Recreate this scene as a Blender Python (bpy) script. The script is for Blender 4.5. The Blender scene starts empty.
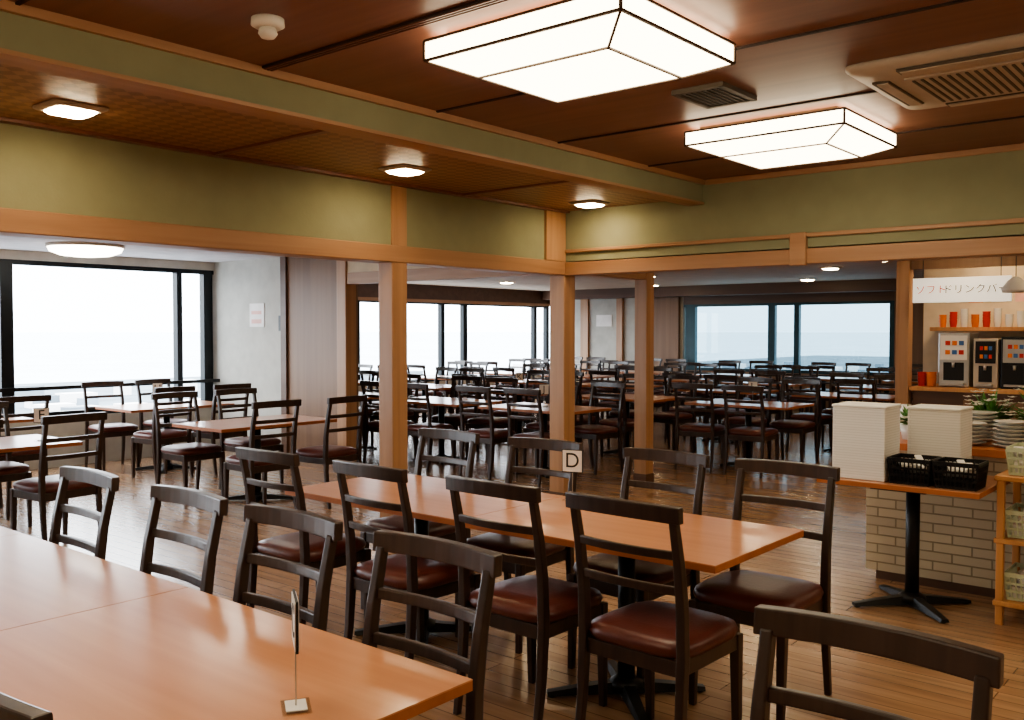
import bpy, bmesh, math, random
from mathutils import Vector, Matrix
random.seed(7)
SC = bpy.context.scene
COL = SC.collection
try:
    SC.view_settings.look = 'AgX - Medium High Contrast'
except Exception:
    pass

# ---------------------------------------------------------------- materials
def new_mat(name):
    m = bpy.data.materials.new(name); m.use_nodes = True
    return m, m.node_tree, m.node_tree.nodes['Principled BSDF']

def plain(name, col, rough=0.5, metal=0.0, var=0.08, scale=6.0, bump=0.0, bscale=60):
    m, nt, b = new_mat(name)
    N, L = nt.nodes, nt.links
    tc = N.new('ShaderNodeTexCoord')
    no = N.new('ShaderNodeTexNoise'); no.inputs['Scale'].default_value = scale; no.inputs['Detail'].default_value = 3
    L.new(tc.outputs['Object'], no.inputs['Vector'])
    r = N.new('ShaderNodeValToRGB')
    r.color_ramp.elements[0].position = .3; r.color_ramp.elements[1].position = .7
    r.color_ramp.elements[0].color = [c*(1-var) for c in col]+[1]
    r.color_ramp.elements[1].color = [min(1, c*(1+var)) for c in col]+[1]
    L.new(no.outputs['Fac'], r.inputs['Fac']); L.new(r.outputs['Color'], b.inputs['Base Color'])
    b.inputs['Roughness'].default_value = rough; b.inputs['Metallic'].default_value = metal
    if bump:
        n2 = N.new('ShaderNodeTexNoise'); n2.inputs['Scale'].default_value = bscale
        L.new(tc.outputs['Object'], n2.inputs['Vector'])
        bp = N.new('ShaderNodeBump'); bp.inputs['Strength'].default_value = bump; bp.inputs['Distance'].default_value = .005
        L.new(n2.outputs['Fac'], bp.inputs['Height']); L.new(bp.outputs['Normal'], b.inputs['Normal'])
    return m

def wood(name, c1, c2, axis='x', rough=0.4, k=3.0, coat=0.0):
    m, nt, b = new_mat(name)
    N, L = nt.nodes, nt.links
    tc = N.new('ShaderNodeTexCoord'); mp = N.new('ShaderNodeMapping')
    s = {'x': (k*.25, k*6, k*6), 'y': (k*6, k*.25, k*6), 'z': (k*6, k*6, k*.25)}[axis]
    mp.inputs['Scale'].default_value = s
    L.new(tc.outputs['Object'], mp.inputs['Vector'])
    no = N.new('ShaderNodeTexNoise'); no.inputs['Scale'].default_value = 1.5; no.inputs['Detail'].default_value = 6
    no.inputs['Distortion'].default_value = .6
    L.new(mp.outputs['Vector'], no.inputs['Vector'])
    r = N.new('ShaderNodeValToRGB')
    r.color_ramp.elements[0].position = .3; r.color_ramp.elements[1].position = .72
    r.color_ramp.elements[0].color = list(c1)+[1]; r.color_ramp.elements[1].color = list(c2)+[1]
    L.new(no.outputs['Fac'], r.inputs['Fac']); L.new(r.outputs['Color'], b.inputs['Base Color'])
    b.inputs['Roughness'].default_value = rough
    b.inputs['Coat Weight'].default_value = coat; b.inputs['Coat Roughness'].default_value = .15
    return m

def brickmat(name, c1, c2, mortar, bw, rh, ms, rough, coat=0, bump=.2, rot=(0, 0, 0), grain=None, upright=False):
    m, nt, b = new_mat(name)
    N, L = nt.nodes, nt.links
    tc = N.new('ShaderNodeTexCoord'); mp = N.new('ShaderNodeMapping'); mp.inputs['Rotation'].default_value = rot
    if upright:
        sp = N.new('ShaderNodeSeparateXYZ'); cb = N.new('ShaderNodeCombineXYZ'); ad = N.new('ShaderNodeMath')
        L.new(tc.outputs['Object'], sp.inputs[0]); L.new(sp.outputs['X'], ad.inputs[0]); L.new(sp.outputs['Y'], ad.inputs[1])
        L.new(ad.outputs[0], cb.inputs['X']); L.new(sp.outputs['Z'], cb.inputs['Y']); L.new(cb.outputs[0], mp.inputs['Vector'])
    else: L.new(tc.outputs['Object'], mp.inputs['Vector'])
    br = N.new('ShaderNodeTexBrick'); br.inputs['Scale'].default_value = 1
    br.inputs['Brick Width'].default_value = bw; br.inputs['Row Height'].default_value = rh
    br.inputs['Mortar Size'].default_value = ms; br.inputs['Color1'].default_value = list(c1)+[1]
    br.inputs['Color2'].default_value = list(c2)+[1]; br.inputs['Mortar'].default_value = list(mortar)+[1]
    br.inputs['Mortar Smooth'].default_value = .3
    L.new(mp.outputs['Vector'], br.inputs['Vector'])
    out = br.outputs['Color']
    if grain:
        mp2 = N.new('ShaderNodeMapping'); mp2.inputs['Scale'].default_value = grain
        L.new(mp.outputs['Vector'], mp2.inputs['Vector'])
        no = N.new('ShaderNodeTexNoise'); no.inputs['Scale'].default_value = 2; no.inputs['Detail'].default_value = 5
        L.new(mp2.outputs['Vector'], no.inputs['Vector'])
        mx = N.new('ShaderNodeMix'); mx.data_type = 'RGBA'; mx.blend_type = 'MULTIPLY'; mx.inputs['Factor'].default_value = .6
        r = N.new('ShaderNodeValToRGB'); r.color_ramp.elements[0].color = (.62, .6, .58, 1); r.color_ramp.elements[1].color = (1.2, 1.17, 1.14, 1)
        r.color_ramp.elements[0].position = .3; r.color_ramp.elements[1].position = .7
        L.new(no.outputs['Fac'], r.inputs['Fac'])
        L.new(out, mx.inputs[6]); L.new(r.outputs['Color'], mx.inputs[7]); out = mx.outputs[2]
    L.new(out, b.inputs['Base Color'])
    b.inputs['Roughness'].default_value = rough; b.inputs['Coat Weight'].default_value = coat
    b.inputs['Coat Roughness'].default_value = .22
    bp = N.new('ShaderNodeBump'); bp.inputs['Strength'].default_value = bump; bp.inputs['Distance'].default_value = .004; bp.invert = True
    L.new(br.outputs['Fac'], bp.inputs['Height']); L.new(bp.outputs['Normal'], b.inputs['Normal'])
    return m

def emit(name, col, st):
    m = bpy.data.materials.new(name); m.use_nodes = True
    nt = m.node_tree; b = nt.nodes['Principled BSDF']
    b.inputs['Base Color'].default_value = list(col)+[1]
    b.inputs['Emission Color'].default_value = list(col)+[1]; b.inputs['Emission Strength'].default_value = st
    return m

def glass(name, tint, refl=1.0):
    m = bpy.data.materials.new(name); m.use_nodes = True
    nt = m.node_tree; N, L = nt.nodes, nt.links
    N.remove(N['Principled BSDF'])
    o = N['Material Output']; t = N.new('ShaderNodeBsdfTransparent'); t.inputs['Color'].default_value = list(tint)+[1]
    g = N.new('ShaderNodeBsdfGlossy'); g.inputs['Roughness'].default_value = .02
    lw = N.new('ShaderNodeLayerWeight'); lw.inputs['Blend'].default_value = .5
    pw = N.new('ShaderNodeMath'); pw.operation = 'POWER'; pw.inputs[1].default_value = 5
    ma = N.new('ShaderNodeMath'); ma.operation = 'MULTIPLY_ADD'; ma.inputs[1].default_value = .6; ma.inputs[2].default_value = .04*refl
    mx = N.new('ShaderNodeMixShader')
    L.new(lw.outputs['Facing'], pw.inputs[0]); L.new(pw.outputs[0], ma.inputs[0]); L.new(ma.outputs[0], mx.inputs[0])
    L.new(t.outputs[0], mx.inputs[1]); L.new(g.outputs[0], mx.inputs[2])
    L.new(mx.outputs[0], o.inputs['Surface'])
    return m

def woven(name):
    m, nt, b = new_mat(name)
    N, L = nt.nodes, nt.links
    tc = N.new('ShaderNodeTexCoord'); mp = N.new('ShaderNodeMapping'); mp.inputs['Rotation'].default_value = (0, 0, math.radians(45))
    mp.inputs['Location'].default_value = (0, 0, .013)
    L.new(tc.outputs['Object'], mp.inputs['Vector'])
    ch = N.new('ShaderNodeTexChecker'); ch.inputs['Scale'].default_value = 17
    ch.inputs['Color1'].default_value = (.34, .17, .085, 1); ch.inputs['Color2'].default_value = (.22, .10, .05, 1)
    L.new(mp.outputs['Vector'], ch.inputs['Vector']); L.new(ch.outputs['Color'], b.inputs['Base Color'])
    b.inputs['Roughness'].default_value = .42
    bp = N.new('ShaderNodeBump'); bp.inputs['Strength'].default_value = .4; bp.inputs['Distance'].default_value = .004
    L.new(ch.outputs['Fac'], bp.inputs['Height']); L.new(bp.outputs['Normal'], b.inputs['Normal'])
    return m

M = {}
M['ceil'] = wood('ceiling_wood', (.18, .075, .050), (.24, .105, .07), 'y', .42, 1.2)
M['seam'] = plain('ceiling_seam', (.03, .013, .008), .6)
M['woven'] = woven('woven_ceiling')
M['green'] = plain('green_plaster', (.265, .265, .165), .85, bump=.15, var=.05)
M['lint'] = wood('lintel_wood_x', (.33, .175, .095), (.45, .26, .15), 'x', .45, 1.5)
M['linty'] = wood('lintel_wood_y', (.33, .175, .095), (.45, .26, .15), 'y', .45, 1.5)
M['post'] = wood('post_wood', (.36, .195, .105), (.49, .29, .165), 'z', .45, 1.5)
M['floor'] = brickmat('floor_planks', (.38, .22, .125), (.47, .29, .17), (.18, .10, .055), 1.8, .09, .003, .27, coat=.55, bump=.06, rot=(0, 0, math.radians(90)), grain=(1, 10, 1))
M['chair'] = wood('chair_wood', (.026, .014, .011), (.052, .029, .022), 'z', .35, 3, coat=.2)
M['seat'] = plain('seat_leather', (.105, .026, .020), .36, var=.15, bump=.15, bscale=90)
M['top'] = wood('table_top_wood', (.56, .25, .13), (.66, .32, .175), 'y', .28, 1.6, coat=.4)
M['edge'] = wood('table_edge_wood', (.40, .13, .045), (.5, .18, .065), 'y', .4, 1.6)
M['black'] = plain('black_metal', (.012, .012, .013), .4, .3)
M['frame'] = plain('window_frame_metal', (.012, .015, .018), .4, .4)
M['teal'] = plain('teal_frame_metal', (.02, .055, .07), .4, .3)
M['grey'] = plain('grey_wall_paper', (.48, .47, .43), .8, bump=.1)
M['cream'] = plain('cream_wall_paint', (.66, .55, .40), .8)
M['brown'] = wood('brown_panel', (.19, .105, .06), (.25, .145, .085), 'z', .5, 1)
M['dark'] = wood('dark_panel', (.10, .053, .034), (.14, .077, .05), 'y', .5, 1)
M['oceil'] = plain('pale_ceiling', (.50, .47, .48), .8)
M['bceil'] = plain('beige_ceiling', (.46, .37, .29), .75)
M['white'] = plain('white_foam', (.80, .78, .74), .6, var=.03)
M['stack'] = brickmat('white_tray_stack', (.84, .82, .78), (.80, .78, .74), (.68, .66, .62), 3, .014, .0015, .6, bump=.3, upright=True)
M['bamboo'] = brickmat('bamboo_brick', (.60, .52, .37), (.50, .43, .31), (.33, .27, .18), .21, .055, .005, .7, bump=.9, upright=True)
M['shade'] = emit('lamp_shade_paper', (1.0, .86, .60), 8.5)
M['lampf'] = plain('lamp_frame', (.10, .06, .035), .5)
M['bulb'] = emit('downlight_glow', (1, .78, .48), 60)
M['round'] = emit('round_lamp_glow', (1, .93, .78), 9)
M['beige'] = plain('beige_plastic', (.50, .43, .36), .5)
M['beige2'] = plain('beige_plastic_dark', (.10, .08, .06), .6)
M['rack'] = wood('rack_wood', (.5, .24, .10), (.65, .34, .15), 'z', .45, 2)
M['basket'] = plain('pale_basket', (.55, .60, .42), .6)
M['signw'] = emit('sign_board_faint_glow', (.95, .93, .88), .45)  # white board with a faint glow added to its colour
M['ink'] = plain('sign_ink', (.015, .012, .012), .5)
M['red'] = plain('red_plastic', (.55, .03, .02), .4)
M['orange'] = plain('orange_plastic', (.75, .2, .04), .4)
M['steel'] = plain('brushed_steel', (.5, .5, .5), .3, .9)
M['leaf'] = plain('green_leaf', (.07, .2, .04), .5, var=.4, scale=20)
M['petal'] = plain('white_petal', (.85, .83, .75), .5)
M['ceram'] = plain('ceramic', (.75, .73, .68), .25)
M['blue'] = plain('blue_label', (.05, .15, .4), .4)
M['glass'] = glass('window_glass', (.97, .98, 1.0))
M['glassb'] = glass('window_glass_dimmed_view', (.18, .26, .30), 1.6)  # dimmer, bluish view outside is put into the glass tint
M['acry'] = glass('clear_acrylic', (.9, .92, .92))
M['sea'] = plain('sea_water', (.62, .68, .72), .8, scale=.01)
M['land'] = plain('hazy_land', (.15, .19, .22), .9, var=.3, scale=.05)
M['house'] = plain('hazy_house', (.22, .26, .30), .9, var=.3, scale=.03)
M['paper'] = plain('poster_paper', (.8, .77, .75), .7)
M['pink'] = plain('poster_ink', (.75, .45, .4), .7)

# ---------------------------------------------------------------- mesh builder
class B:
    def __init__(s): s.bm = bmesh.new(); s.mats = []
    def mi(s, m):
        if m not in s.mats: s.mats.append(m)
        return s.mats.index(m)
    def _hexa(s, vs, m):
        v = [s.bm.verts.new(p) for p in vs]; i = s.mi(m)
        for q in ((0, 3, 2, 1), (4, 5, 6, 7), (0, 1, 5, 4), (1, 2, 6, 5), (2, 3, 7, 6), (3, 0, 4, 7)):
            f = s.bm.faces.new([v[k] for k in q]); f.material_index = i
    def box(s, x0, x1, y0, y1, z0, z1, m):
        s._hexa([(x0, y0, z0), (x1, y0, z0), (x1, y1, z0), (x0, y1, z0), (x0, y0, z1), (x1, y0, z1), (x1, y1, z1), (x0, y1, z1)], m)
        return s
    def quad(s, pts, m):
        f = s.bm.faces.new([s.bm.verts.new(p) for p in pts]); f.material_index = s.mi(m); return s
    def bar(s, p, q, w, h, m, up=(0, 0, 1)):
        p, q = Vector(p), Vector(q); d = (q-p).normalized(); u = Vector(up)
        if abs(d.dot(u)) > .98: u = Vector((1, 0, 0))
        a = d.cross(u).normalized(); b = a.cross(d).normalized()
        a *= w/2; b *= h/2
        s._hexa([p-a-b, p+a-b, q+a-b, q-a-b, p-a+b, p+a+b, q+a+b, q-a+b], m)
        return s
    def rings(s, rings, m, cap=True, smooth=False):
        i = s.mi(m); R = [[s.bm.verts.new(p) for p in r] for r in rings]; n = len(R[0])
        for a, b in zip(R[:-1], R[1:]):
            for k in range(n):
                f = s.bm.faces.new((a[k], a[(k+1) % n], b[(k+1) % n], b[k])); f.material_index = i; f.smooth = smooth
        if cap:
            f = s.bm.faces.new(list(reversed(R[0]))); f.material_index = i
            f = s.bm.faces.new(R[-1]); f.material_index = i
        return s
    def lathe(s, cx, cy, prof, m, n=20, smooth=True, cap=True):
        return s.rings([[(cx+r*math.cos(2*math.pi*k/n), cy+r*math.sin(2*math.pi*k/n), z) for k in range(n)] for r, z in prof], m, cap, smooth)
    def rslab(s, cx, cy, prof, m, e=4.5, n=28):
        rr = []
        for hx, hy, z in prof:
            ring = []
            for k in range(n):
                t = 2*math.pi*k/n; c, q = math.cos(t), math.sin(t)
                ring.append((cx+hx*math.copysign(abs(c)**(2/e), c), cy+hy*math.copysign(abs(q)**(2/e), q), z))
            rr.append(ring)
        return s.rings(rr, m, True, True)
    def bevel(s, off, seg=1):
        bmesh.ops.recalc_face_normals(s.bm, faces=s.bm.faces)
        ed = [e for e in s.bm.edges if len(e.link_faces) == 2 and e.calc_face_angle(0) > .6]
        bmesh.ops.bevel(s.bm, geom=ed, offset=off, segments=seg, affect='EDGES', profile=.6, clamp_overlap=True)
        return s
    def mesh(s, name):
        bmesh.ops.recalc_face_normals(s.bm, faces=s.bm.faces)
        me = bpy.data.meshes.new(name); s.bm.to_mesh(me); s.bm.free()
        for m in s.mats: me.materials.append(M[m])
        return me
    def obj(s, name, loc=(0, 0, 0), rz=0, parent=None):
        o = bpy.data.objects.new(name, s.mesh(name)); o.location = loc; o.rotation_euler[2] = rz
        COL.objects.link(o)
        if parent: o.parent = parent
        return o

def put(name, me, loc, rz=0):
    o = bpy.data.objects.new(name, me); o.location = loc; o.rotation_euler[2] = rz; COL.objects.link(o); return o

def text(body, size, mat, parent, loc, rot, name='lettering', ext=.001):
    c = bpy.data.curves.new(name, 'FONT'); c.body = body; c.size = size; c.extrude = ext
    c.align_x = 'CENTER'; c.align_y = 'CENTER'; c.materials.append(M[mat])
    o = bpy.data.objects.new(name, c); COL.objects.link(o); o.parent = parent; o.location = loc; o.rotation_euler = rot
    return o

# ---------------------------------------------------------------- shell
YA, XB = 4.9, 6.55
B().box(-3, 8.6, -3, 10.5, -.1, 0, 'floor').box(8.6, 17.1, -3, 13.2, -.1, 0, 'floor').obj('floor')
b = B().box(-3, XB-.07, -3, 3.5, 2.66, 2.78, 'ceil')
for x in (-1.72, -.67, .38, 1.43, 3.54, 4.6, 5.65):
    b.box(x-.008, x+.008, -3, 3.5, 2.652, 2.66, 'seam')
b.box(2.45, 2.51, -3, 3.5, 2.650, 2.66, 'seam')
for dx in (-.018, 0, .018): b.box(2.48+dx-.003, 2.48+dx+.003, -3, 3.5, 2.646, 2.65, 'ceil')
b.obj('ceiling')
b = B().box(-3, XB-.07, 3.62, YA-.07, 2.53, 2.78, 'woven')
for x in (-1.14, -.09, .96, 3.06, 5.16):
    b.box(x-.02, x+.02, 3.62, YA-.07, 2.515, 2.53, 'ceil')
b.box(-3, XB-.07, 3.62, 3.70, 2.512, 2.53, 'ceil').box(-3, XB-.07, YA-.13, YA-.07, 2.512, 2.53, 'ceil')
b.obj('ceiling_soffit')
b = B().box(-3, XB-.07, 3.5, 3.62, 2.49, 2.78, 'green')
b.box(-3, XB-.07, 3.475, 3.50, 2.625, 2.66, 'lint').box(-3, XB-.07, 3.485, 3.63, 2.475, 2.492, 'lint')
b.obj('ceiling_beam')
# headers
B().box(-3, XB-.07, YA-.07, YA+.07, 2.1, 2.78, 'green').obj('wall_header_left')
B().box(-3, XB-.07, YA-.09, YA+.09, 1.98, 2.1, 'lint').bevel(.006).box(6.2, 6.47, YA-.095, YA-.07, 2.1, 2.53, 'post').obj('trim_1')
B().box(XB-.07, XB+.07, -3, YA-.08, 2.1, 2.78, 'green').obj('wall_header_right')
b = B().box(XB-.085, XB+.09, -3, YA-.08, 1.98, 2.09, 'linty').box(XB-.095, XB-.07, -3, YA-.08, 2.17, 2.20, 'linty')
b.box(XB-.09, XB-.07, -3, 3.47, 2.62, 2.66, 'linty')
b.box(XB-.11, XB-.06, 2.66, 2.78, 1.97, 2.205, 'linty').bevel(.004); b.obj('trim_2')
def post(x, y, z1, w=.14):
    bb = B().box(-w/2, w/2, -w/2, w/2, 0, z1, 'post').bevel(.008, 2); bb.box(-w/2-.004, w/2+.004, -w/2-.004, w/2+.004, 0, .09, 'dark'); bb.obj('wooden_post', (x, y, 0))
post(4.53, YA-.01, 2.53, .145); post(XB, YA, 2.53, .16); post(7.9, YA, 2.4, .14); post(XB, 7.8, 2.36, .15); post(9.85, 3.02, 2.4, .13)
B().box(XB-.06, XB+.06, YA+.08, 7.72, 2.0, 2.12, 'linty').box(XB-.05, XB+.05, YA+.08, 7.72, 2.12, 2.4, 'cream').obj('trim_3')
B().box(XB+.08, 7.83, YA-.06, YA+.06, 2.0, 2.12, 'lint').box(XB+.08, 7.83, YA-.05, YA+.05, 2.12, 2.4, 'cream').obj('trim_4')
# outer ceilings
B().box(-3, XB+.05, YA+.07, 10.4, 2.36, 2.5, 'oceil').obj('ceiling_left_room')
B().box(XB+.07, 8.6, -3, 10.55, 2.4, 2.5, 'bceil').box(8.6, 17.1, -3, 13.2, 2.4, 2.5, 'bceil').obj('ceiling_far_room')
# walls
B().box(-3.1, -3, -3, 10.6, 0, 2.78, 'cream').obj('wall_back')
B().box(-3, 10.7, -3.1, -3, 0, 2.78, 'cream').obj('wall_near')
B().box(10.6, 10.75, -3, 3.05, 0, 2.5, 'cream').obj('wall_kitchen')
B().box(10.75, 16.9, 2.95, 3.05, 0, 2.5, 'brown').obj('wall_side')
B().box(6.6, 6.78, 8.96, 10.55, 0, 2.5, 'grey').box(6.6, 6.78, 7.88, 8.96, 0, 2.5, 'brown').box(6.57, 6.6, 8.9, 9.0, 0, 2.36, 'dark').obj('wall_divider')
B().box(6.78, 8.6, 10.4, 10.55, 0, 2.5, 'grey').box(8.5, 8.6, 10.55, 13.15, 0, 2.5, 'grey').obj('wall_recess')
B().box(6.585, 6.6, 8.98, 9.06, 1.5, 1.68, 'black').obj('wall_switch')
b = B().box(6.59, 6.6, 9.35, 9.64, 1.55, 1.83, 'paper').box(6.588, 6.59, 9.4, 9.6, 1.59, 1.64, 'pink').box(6.588, 6.59, 9.4, 9.6, 1.70, 1.74, 'pink'); b.obj('wall_poster')
B().box(-3, 6.6, 10.4, 10.55, 0, .55, 'grey').box(-3, 6.6, 10.4, 10.55, 2.26, 2.5, 'grey').obj('wall_window_left')
def win(name, ax, c, lo, hi, z0, z1, mull, fm, gm, w=.07):
    b = B()
    def bx(a0, a1, z0_, z1_, t0, t1, m):
        if ax == 'x': b.box(a0, a1, c+t0, c+t1, z0_, z1_, m)
        else: b.box(c+t0, c+t1, a0, a1, z0_, z1_, m)
    bx(lo, hi, z0, z0+.06, 0, .1, fm); bx(lo, hi, z1-.05, z1, 0, .1, fm)
    for a, ww in mull: bx(a-ww/2, a+ww/2, z0+.06, z1-.05, 0, .1, fm)
    if ax == 'x': b.quad([(lo, c+.05, z0+.06), (hi, c+.05, z0+.06), (hi, c+.05, z1-.05), (lo, c+.05, z1-.05)], gm)
    else: b.quad([(c+.05, lo, z0+.06), (c+.05, hi, z0+.06), (c+.05, hi, z1-.05), (c+.05, lo, z1-.05)], gm)
    return b.obj(name)
win('window_1', 'x', 10.42, -3, 6.6, .55, 2.26, [(-2.0, .1), (.1, .1), (2.1, .1), (4.13, .13), (6.13, .07), (6.52, .12)], 'frame', 'glass')
B().box(-3, 6.6, 10.3, 10.34, .86, .9, 'black').obj('window_handrail')
B().box(8.6, 17.05, 13.0, 13.15, 0, .5, 'grey').box(8.6, 17.05, 13.0, 13.15, 2.08, 2.5, 'dark').box(8.6, 16.9, 12.96, 13.0, 2.06, 2.12, 'lint').obj('wall_window_far')
win('window_2', 'x', 13.02, 8.6, 16.9, .5, 2.08, [(9.3, .1), (11.2, .1), (13.42, .1), (14.08, .12), (16.4, .1), (16.85, .1)], 'frame', 'glass')
b = B().box(16.9, 17.05, 9.55, 13.0, 0, 2.5, 'grey').box(16.9, 17.05, 2.95, 5.35, 0, 2.5, 'brown')
b.box(16.9, 17.05, 5.35, 9.55, 0, .7, 'brown').box(16.9, 17.05, 5.35, 9.55, 2.04, 2.5, 'dark')
b.box(16.82, 16.9, 9.62, 10.4, 0, 2.4, 'brown').box(16.84, 16.9, 11.0, 11.15, 0, 2.4, 'post').box(16.84, 16.9, 11.9, 12.1, 0, 2.4, 'post')
b.box(16.5, 16.9, 3.05, 12.9, 2.2, 2.4, 'dark'); b.obj('wall_window_right')
win('window_3', 'y', 16.92, 5.35, 9.55, .7, 2.04, [(5.4, .08), (7.15, .1), (7.65, .14), (9.4, .22)], 'teal', 'glassb')
B().box(16.88, 16.9, 11.3, 11.7, 1.6, 1.85, 'paper').obj('wall_notice')
# outside
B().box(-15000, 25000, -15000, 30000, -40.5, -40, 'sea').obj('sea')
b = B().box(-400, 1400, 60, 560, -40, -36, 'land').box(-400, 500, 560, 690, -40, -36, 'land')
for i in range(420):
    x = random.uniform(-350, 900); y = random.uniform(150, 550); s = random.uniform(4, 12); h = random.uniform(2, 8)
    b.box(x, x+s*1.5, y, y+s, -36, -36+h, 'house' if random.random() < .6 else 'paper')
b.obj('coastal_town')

# ---------------------------------------------------------------- fixtures
def lantern(cx, cy):
    b = B(); hx, hy = .405, .455
    z0, z1, z2 = 2.63, 2.555, 2.495; ix, iy = .15, .15
    def ring(h, k, z): return [(-h, -k, z), (h, -k, z), (h, k, z), (-h, k, z)]
    A = ring(hx, hy, z0); C = ring(hx, hy, z1); D = ring(hx-ix, hy-iy, z2)
    b.rings([A, C, D], 'shade', True)
    for r in (A, C, D):
        for k in range(4): b.bar(r[k], r[(k+1) % 4], .010, .010, 'lampf')
    for k in range(4): b.bar(A[k], C[k], .010, .010, 'lampf'); b.bar(C[k], D[k], .009, .009, 'lampf')
    b.box(-hx+.06, hx-.06, -hy+.06, hy-.06, z0+.001, 2.66, 'lampf')
    b.obj('ceiling_lantern', (cx, cy, 0))
for c in ((3.0, 2.16), (5.13, 2.21), (.85, 2.16), (-1.3, 2.16), (.85, -.9), (3.03, -.9), (5.24, -.9)): lantern(*c)
def dl(x, y, z):
    b = B(); b.rslab(0, 0, [(.13, .13, z), (.13, .13, z-.008), (.105, .105, z-.02)], 'beige', e=8)
    b.rslab(0, 0, [(.095, .095, z-.02), (.08, .08, z-.032), (.03, .03, z-.038)], 'bulb', e=6); b.obj('ceiling_downlight', (x, y, 0))
for x in (-2.2, -.1, 2.01, 4.12, 6.15): dl(x, 4.33, 2.53)
for x, y in ((8.0, 3.6), (8.2, 6.5), (10.6, 5.0), (10.6, 8), (13, 5), (13, 8), (13, 11), (15.6, 6.4), (15.6, 9.5), (9.9, 10.8), (8.2, 1.0), (9.2, 2.4), (9.2, .4), (10.15, 1.3), (10.15, 2.3), (11.9, 3.9)): dl(x, y, 2.4)  # the pair over the drink bar counter is added to warm its wall
def rl(x, y):
    b = B(); b.lathe(0, 0, [(.36, 2.36), (.36, 2.33)], 'beige', 40).lathe(0, 0, [(.35, 2.33), (.33, 2.29), (.24, 2.255), (.1, 2.24)], 'round', 40); b.obj('round_ceiling_lamp', (x, y, 0))
for x, y in ((4.42, 9.25), (1.6, 8.9), (4.3, 6.5), (1.6, 6.5), (-1.2, 7.6)): rl(x, y)
B().lathe(0, 0, [(.06, 2.66), (.062, 2.635), (.045, 2.625)], 'white', 24).lathe(0, 0, [(.03, 2.625), (.036, 2.605), (.025, 2.59), (.01, 2.585)], 'white', 20).obj('smoke_detector', (2.1, 2.94, 0))
b = B().box(-.17, .17, -.13, .13, 2.645, 2.66, 'black')
for k in range(9): b.bar((-.15, -.11+k*.0275, 2.642), (.15, -.11+k*.0275, 2.642), .010, .004, 'beige2')
for s in (-1, 1): b.box(-.18, .18, s*.125-.012, s*.125+.012, 2.638, 2.66, 'beige2'); b.box(s*.17-.012, s*.17+.012, -.13, .13, 2.638, 2.66, 'beige2')
b.obj('ceiling_vent', (4.15, 2.18, 0))
b = B(); b.rslab(0, 0, [(.48, .48, 2.66), (.48, .48, 2.645), (.46, .46, 2.63), (.30, .30, 2.615)], 'beige', e=14)
b.box(-.27, .27, -.27, .27, 2.606, 2.618, 'beige')
for k in range(14): b.box(-.24, .24, -.235+k*.036, -.223+k*.036, 2.602, 2.607, 'beige2')
for s in (-1, 1):
    b.bar((-.26, s*.375, 2.618), (.26, s*.375, 2.618), .075, .01, 'beige2'); b.bar((s*.375, -.26, 2.618), (s*.375, .26, 2.618), .075, .01, 'beige2')
    b.bar((-.25, s*.37, 2.612), (.25, s*.37, 2.612), .05, .008, 'beige'); b.bar((s*.37, -.25, 2.612), (s*.37, .25, 2.612), .05, .008, 'beige')
b.obj('ceiling_air_conditioner', (4.56, 1.06, 0))

# ---------------------------------------------------------------- chair
def chair_mesh():
    b = B()
    def rectxy(x, y, z, w, d): return [(x-w/2, y-d/2, z), (x+w/2, y-d/2, z), (x+w/2, y+d/2, z), (x-w/2, y+d/2, z)]
    prof = [(0, -.245, .026), (.2, -.215, .031), (.43, -.2, .036), (.6, -.207, .034), (.75, -.228, .031), (.9, -.262, .028)]
    for s in (-1, 1):
        b.rings([rectxy(x, s*.2, z, w, w*.95) for z, x, w in prof], 'chair')
        b.rings([rectxy(.185+.012*(1-z/.42), s*.185, z, .026+.012*z/.42, .026+.012*z/.42) for z in (0, .42)], 'chair')
        b.box(-.185, .17, s*.187-.011, s*.187+.011, .365, .42, 'chair')
    b.box(.175, .197, -.17, .17, .365, .42, 'chair'); b.box(-.208, -.186, -.185, .185, .365, .42, 'chair')
    def rail(z, x, h, t, bow, hw, arch=0):
        rr = []
        for k in range(9):
            u = -1+k/4; y = u*hw; xx = x-bow*(1-u*u); zz = z+arch*(1-u*u)
            rr.append([(xx-t/2, y, zz-h/2), (xx+t/2, y, zz-h/2), (xx+t/2-.004, y, zz+h/2), (xx-t/2-.004, y, zz+h/2)])
        b.rings(rr, 'chair')
    rail(.912, -.262, .055, .032, .022, .228, .004)
    rail(.775, -.236, .030, .018, .02, .19)
    rail(.655, -.216, .030, .018, .018, .19)
    b.bevel(.0045, 2)
    b.rslab(-.005, 0, [(.19, .195, .415), (.212, .215, .425), (.22, .222, .445), (.212, .214, .465), (.18, .18, .478), (.1, .1, .483)], 'seat')
    return b.mesh('dining_chair')
CH = chair_mesh()
def chair(x, y, face, j=.04):
    ang = {'+x': 0, '+y': math.pi/2, '-x': math.pi, '-y': -math.pi/2}[face]
    put('dining_chair', CH, (x, y, 0), ang+random.uniform(-j, j))

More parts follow.
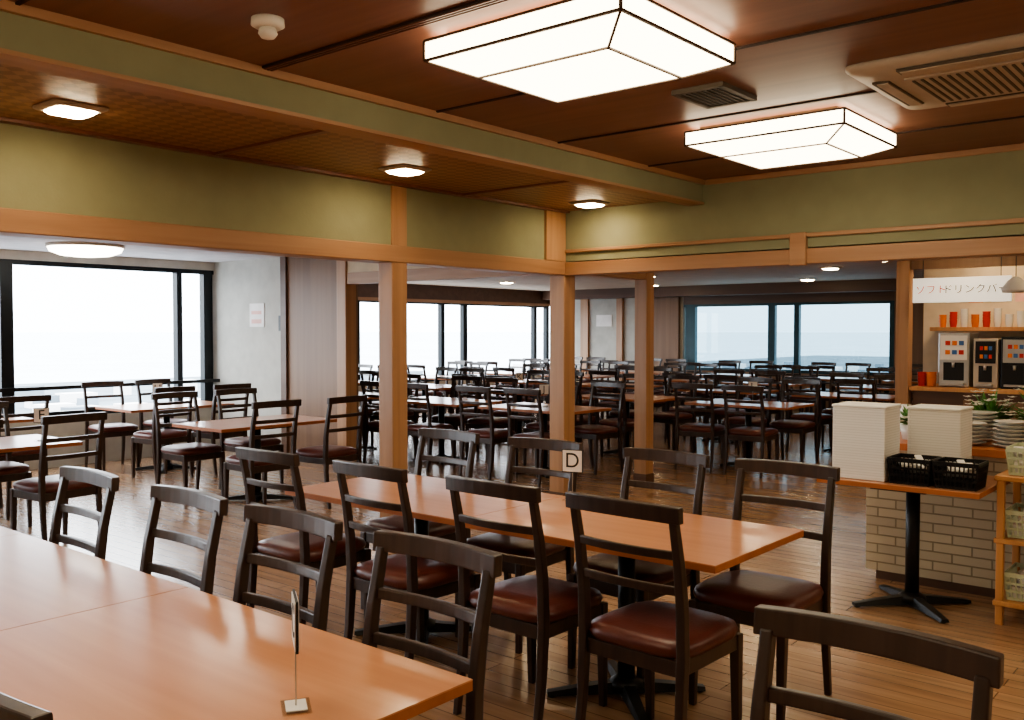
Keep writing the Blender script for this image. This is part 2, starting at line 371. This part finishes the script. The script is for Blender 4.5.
def table_mesh(L=1.2, W=.75):
    b = B(); b.box(-W/2, W/2, -L/2+.002, L/2-.002, .675, .698, 'edge').box(-W/2, W/2, -L/2+.002, L/2-.002, .698, .702, 'top')
    b.box(-W/2+.06, W/2-.06, -.14, .14, .66, .675, 'black')
    b.lathe(0, 0, [(.036, .06), (.036, .66)], 'black', 16).lathe(0, 0, [(.075, .03), (.07, .055), (.04, .075)], 'black', 20)
    for k in range(4):
        a = math.pi/4+k*math.pi/2; c, s = math.cos(a), math.sin(a); n = Vector((-s, c, 0)); R = .33
        def sec(r, w, z0, z1):
            p = Vector((c*r, s*r, 0)); return [p-n*w+Vector((0, 0, z0)), p+n*w+Vector((0, 0, z0)), p+n*w*.7+Vector((0, 0, z1)), p-n*w*.7+Vector((0, 0, z1))]
        b.rings([sec(.03, .035, .012, .06), sec(R*.6, .03, .01, .04), sec(R, .024, .006, .022)], 'black')
        b.lathe(c*(R-.02), s*(R-.02), [(.018, 0), (.018, .012)], 'black', 10)
    return b.mesh('dining_table')
TB = table_mesh()
def table(x, y, rot=0): put('dining_table', TB, (x, y, 0), rot)

for y in (2.02, 3.22, 4.42): table(1.185, y)
table(1.185, .25)
for y in (1.735, 2.35, 2.94, 3.67): chair(1.485, y, '-x')
put('dining_chair', CH, (1.50, .60, 0), math.pi-.01)
for y in (1.62, 2.3, 3.0, 3.7): chair(.85, y, '+x')
for y in (2.08, 3.28): table(3.225, y)
for y in (1.69, 2.27, 2.95, 3.68): chair(2.865, y, '+x', .05)
for y in (1.63, 2.23, 2.92, 3.62): chair(3.50, y, '-x', .05)
for x, y in ((.45, 7.0), (2.55, 7.05), (4.85, 7.0), (1.0, 9.15), (3.1, 9.15), (5.3, 9.3)):
    table(x, y, math.pi/2)
    for dx in (-.33, .33):
        chair(x+dx, y-.5+random.uniform(-.1, .05), '+y', .1); chair(x+dx, y+.5+random.uniform(-.03, .08), '-y', .1)
cols = {7.7: (6.0, 7.5, 9.1), 9.6: (4.6, 6.2, 7.9, 9.7, 11.6), 11.6: (4.2, 5.9, 7.7, 9.5, 11.4), 13.6: (4.4, 6.2, 8.0, 9.8, 11.6), 15.6: (4.4, 6.1, 7.9, 9.7, 11.6)}
for x, ys in cols.items():
    for y in ys:
        table(x, y)
        for dy in (-.3, .3):
            chair(x-.5+random.uniform(-.08, .05), y+dy, '+x', .12); chair(x+.5+random.uniform(-.05, .08), y+dy, '-x', .12)

# ---------------------------------------------------------------- table signs
def sign(x, y, rz, letter, z=.702):
    b = B().box(-.03, .03, -.04, .04, 0, .004, 'acry').box(-.022, .022, -.03, .03, .004, .006, 'paper')
    b.bar((0, 0, .004), (0, 0, .13), .003, .003, 'steel')
    b.box(-.0025, .0025, -.052, .052, .132, .240, 'ink').box(-.0045, .0045, -.048, .048, .136, .236, 'paper')
    o = b.obj('table_letter_sign', (x, y, z), rz)
    text(letter, .10, 'ink', o, (-.005, 0, .186), (math.pi/2, 0, -math.pi/2), ext=.0005)
sign(3.53, 2.58, math.radians(15), 'D')
sign(1.20, 1.60, math.radians(-33), 'C')
sign(2.98, 6.95, math.radians(60), 'F'); sign(5.2, 9.3, math.radians(60), 'H')
sign(7.7, 6.0, math.radians(40), 'J'); sign(9.6, 7.9, math.radians(40), 'K'); sign(9.6, 4.55, math.radians(30), 'L')

# ---------------------------------------------------------------- serving station (right)
TS = table_mesh(.82, .66)
put('serving_table', TS, (5.28, 1.56, 0))
b = B()
b.box(-.125, .125, -.14, .14, 0, .385, 'stack').box(-.13, .13, -.145, .145, .385, .40, 'white').bevel(.004); b.obj('stacked_food_trays', (5.13, 1.765, .703))
b = B()
b.box(-.12, .12, -.135, .135, 0, .37, 'stack').box(-.125, .125, -.14, .14, .37, .385, 'white').bevel(.004); b.obj('stacked_food_trays', (5.40, 1.46, .703))
def basket(name, x, y, z, hx, hy, h, m, fill='white'):
    b = B(); b.box(-hx*.9, hx*.9, -hy*.9, hy*.9, 0, .006, m)
    def P(u, v, t): return Vector((u*hx*(.88+.12*t), v*hy*(.88+.12*t), t*h))
    for t in (0.06, .35, .67, 1):
        c = [P(-1, -1, t), P(1, -1, t), P(1, 1, t), P(-1, 1, t)]
        for k in range(4): b.bar(c[k], c[(k+1) % 4], .006, .022 if t == 1 else .012, m)
    for k in range(11):
        u = -1+k/5
        for s in (-1, 1): b.bar(P(u, s, 0), P(u, s, 1), .010, .005, m); b.bar(P(s, u, 0), P(s, u, 1), .005, .010, m)
    for k in range(12):
        x0 = random.uniform(-.7, .4)*hx; y0 = random.uniform(-.8, .6)*hy; z0 = random.uniform(.55, .9)*h
        b.bar((x0, y0, z0), (x0+hx*.35, y0+hy*.25, z0+random.uniform(0, .3)*h), hx*.35, .008, fill)
    b.box(-hx*.8, hx*.8, -hy*.8, hy*.8, .006, h*.5, 'black' if m == 'black' else fill)
    b.obj(name, (x, y, z))
basket('black_plastic_basket', 5.09, 1.50, .704, .10, .105, .125, 'black')
basket('black_plastic_basket', 5.09, 1.275, .704, .10, .105, .125, 'black')
b = B().box(5.68, 6.45, -2.2, 1.95, .06, .80, 'bamboo').box(5.72, 6.45, -2.2, 1.9, 0, .06, 'dark').box(5.64, 6.5, -2.2, 2.0, .80, .84, 'edge').obj('buffet_counter')
for i, (x, y) in enumerate(((5.82, 1.42), (5.82, 1.19), (6.08, 1.42), (5.82, .96))):
    b = B(); n = 6+i % 3
    for k in range(n): b.lathe(0, 0, [(.05, k*.022), (.095, .018+k*.022), (.1, .021+k*.022)], 'ceram', 24)
    b.obj('stacked_bowls', (x, y, .84))
def plant(x, y, z, r=.12, n=46, fl=10):
    b = B(); b.lathe(0, 0, [(.05, 0), (.065, .09), (.06, .09)], 'ceram', 18)
    for k in range(n):
        a = random.uniform(0, 6.28); e = random.uniform(.2, 1.3); R = r*random.uniform(.6, 1.2); d = Vector((math.cos(a)*math.cos(e), math.sin(a)*math.cos(e), math.sin(e)))
        p = Vector((0, 0, .08)); q = p+d*R; s = d.cross(Vector((0, 0, 1))).normalized()*.018; mid = (p+q)/2+Vector((0, 0, .015))
        b.quad([p, mid-s, q, mid+s], 'leaf')
        if k < fl:
            for j in range(5):
                t = j*2*math.pi/5; u = Vector((math.cos(t), math.sin(t), .3))*.03; v = Vector((-math.sin(t), math.cos(t), 0))*.013
                b.quad([q, q+u*.6-v, q+u, q+u*.6+v], 'petal')
    b.obj('leafy_plant', (x, y, z))
plant(5.9, 1.76, .84, .13); plant(6.2, 1.08, .84, .25, 90, 60); plant(5.85, .68, .84, .22, 80, 50); plant(6.33, 1.42, .84, .2, 80, 50)
b = B()
for k in range(3): b.lathe(0, k*-.1, [(.04, 0), (.042, .13), (.03, .16), (.03, .18)], 'ceram', 18)
b.obj('condiment_jars', (6.33, 1.92, .84))
b = B(); x0, x1, y0, y1 = 5.2, 5.6, .5, 1.13
for x in (x0, x1-.035):
    for y in (y0, y1-.035): b.box(x, x+.035, y, y+.035, 0, .74, 'rack')
for z in (.10, .42, .74): b.box(x0-.01, x1+.01, y0-.01, y1+.01, z, z+.025, 'rack')
for z in (.16, .48): b.box(x0+.36, x0+.38, y0, y1, z, z+.05, 'rack')
b.bevel(.003); b.obj('wooden_shelf_rack')
for z in (.125, .445, .765):
    for y in (.97, .68): basket('wire_storage_basket', 5.36, y, z+.003, .13, .125, .13, 'basket')
# drink bar
b = B().box(9.85, 10.58, -2, 2.93, 0, .9, 'dark').box(9.8, 10.58, -2, 2.95, .9, .94, 'rack')
for y in (-1, 0, 1, 2): b.box(9.84, 9.85, y-.45, y+.45, .1, .82, 'brown')
b.obj('drink_bar_counter')
B().box(10.3, 10.6, -2, 2.9, 1.50, 1.54, 'rack').obj('wall_shelf')
B().box(9.8, 9.9, -3, 2.94, 2.12, 2.4, 'brown').obj('trim_5')
def machine(y, w, h, body, panel):
    b = B().box(0, .35, -w/2, w/2, 0, h, body).bevel(.008, 2)
    b.box(-.012, 0, -w/2+.02, w/2-.02, h*.5, h*.95, panel)
    b.box(-.005, 0, -w/2+.05, w/2-.05, h*.12, h*.45, 'black'); b.box(-.06, 0, -w/2+.04, w/2-.04, .02, .04, 'steel')
    for i in range(2):
        for k in range(3): b.box(-.02, -.012, -w/2+.05+k*(w-.1)/3, -w/2+.05+(k+.7)*(w-.1)/3, h*(.6+i*.17), h*(.68+i*.17), ('red', 'blue', 'orange')[(k+i) % 3])
    b.lathe(-.02, 0, [(.012, h*.36), (.016, h*.45)], 'steel', 12)
    b.obj('drink_dispenser', (9.95, y, .943))
machine(2.57, .29, .54, 'steel', 'white'); machine(2.28, .22, .48, 'beige', 'black'); machine(2.02, .25, .50, 'black', 'steel'); machine(1.70, .3, .56, 'steel', 'white')
for k in range(10):
    b = B()
    for i in range(3+k % 3): b.lathe(0, 0, [(.03, i*.03), (.038, .07+i*.03)], ('orange', 'red', 'ceram')[k % 3] if k < 6 else 'ceram', 14, cap=False)
    b.obj('stacked_cups', (10.4, 2.8-k*.105, 1.54))
for k in range(4):
    b = B()
    for i in range(3): b.lathe(0, 0, [(.03, i*.03), (.038, .08+i*.03)], ('red', 'orange')[k % 2], 14, cap=False)
    b.obj('stacked_cups', (9.9+.08*(k//2), 2.86-(k % 2)*.085, .943))
for k in range(5):
    b = B().box(-.004, 0, -.07, .07, -.1, .1, ('paper', 'orange', 'paper', 'pink', 'paper')[k]).box(-.006, -.004, -.05, .05, .02, .07, ('red', 'paper', 'blue', 'paper', 'red')[k])
    b.obj('menu_poster', (10.598, 2.75-k*.22, 1.90))
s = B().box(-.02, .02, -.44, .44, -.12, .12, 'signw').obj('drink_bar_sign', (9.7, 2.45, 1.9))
B().bar((0, -.35, .12), (0, -.35, .5), .006, .006, 'black').bar((0, .35, .12), (0, .35, .5), .006, .006, 'black').obj('hanger', parent=s)
text('ソフト', .098, 'red', s, (-.021, .27, 0), (math.pi/2, 0, -math.pi/2))
text('ドリンクバー', .098, 'ink', s, (-.021, -.13, 0), (math.pi/2, 0, -math.pi/2))
b = B().lathe(0, 0, [(.10, 0), (.11, .03), (.06, .10), (.02, .13)], 'white', 24).bar((0, 0, .13), (0, 0, .58), .006, .006, 'black'); b.obj('pendant_lamp', (8.6, 1.75, 1.82))

# ---------------------------------------------------------------- light & camera
w = bpy.data.worlds.new('overcast_sky'); SC.world = w; w.use_nodes = True
N, L = w.node_tree.nodes, w.node_tree.links; bg = N['Background']
tc = N.new('ShaderNodeTexCoord'); sp = N.new('ShaderNodeSeparateXYZ'); r = N.new('ShaderNodeValToRGB')
L.new(tc.outputs['Generated'], sp.inputs[0]); L.new(sp.outputs['Z'], r.inputs['Fac']); L.new(r.outputs['Color'], bg.inputs['Color'])
r.color_ramp.elements[0].position = 0; r.color_ramp.elements[0].color = (.76, .84, .91, 1)
r.color_ramp.elements[1].position = .12; r.color_ramp.elements[1].color = (.92, .97, 1.0, 1)
bg.inputs['Strength'].default_value = 11
def portal(name, loc, rot, sx, sy):
    l = bpy.data.lights.new(name, 'AREA'); l.shape = 'RECTANGLE'; l.size = sx; l.size_y = sy; l.cycles.is_portal = True
    o = bpy.data.objects.new(name, l); o.location = loc; o.rotation_euler = rot; COL.objects.link(o)
portal('daylight_portal', (1.8, 10.6, 1.4), (-math.pi/2, 0, 0), 9.6, 1.8)
portal('daylight_portal', (12.8, 13.2, 1.3), (-math.pi/2, 0, 0), 8.6, 1.7)
portal('daylight_portal', (17.1, 7.45, 1.35), (0, math.pi/2, 0), 1.5, 4.3)

F_PX = 930
cam = bpy.data.cameras.new('camera'); cam.sensor_width = 36; cam.lens = 36*F_PX/1024; cam.clip_end = 50000; cam.clip_start = .05
co = bpy.data.objects.new('camera', cam); COL.objects.link(co); co.location = (0, 0, 1.5)
pitch = math.atan(29/F_PX); yaw = math.radians(39.9)
co.rotation_euler = (math.pi/2-pitch, 0, yaw-math.pi/2)
SC.camera = co
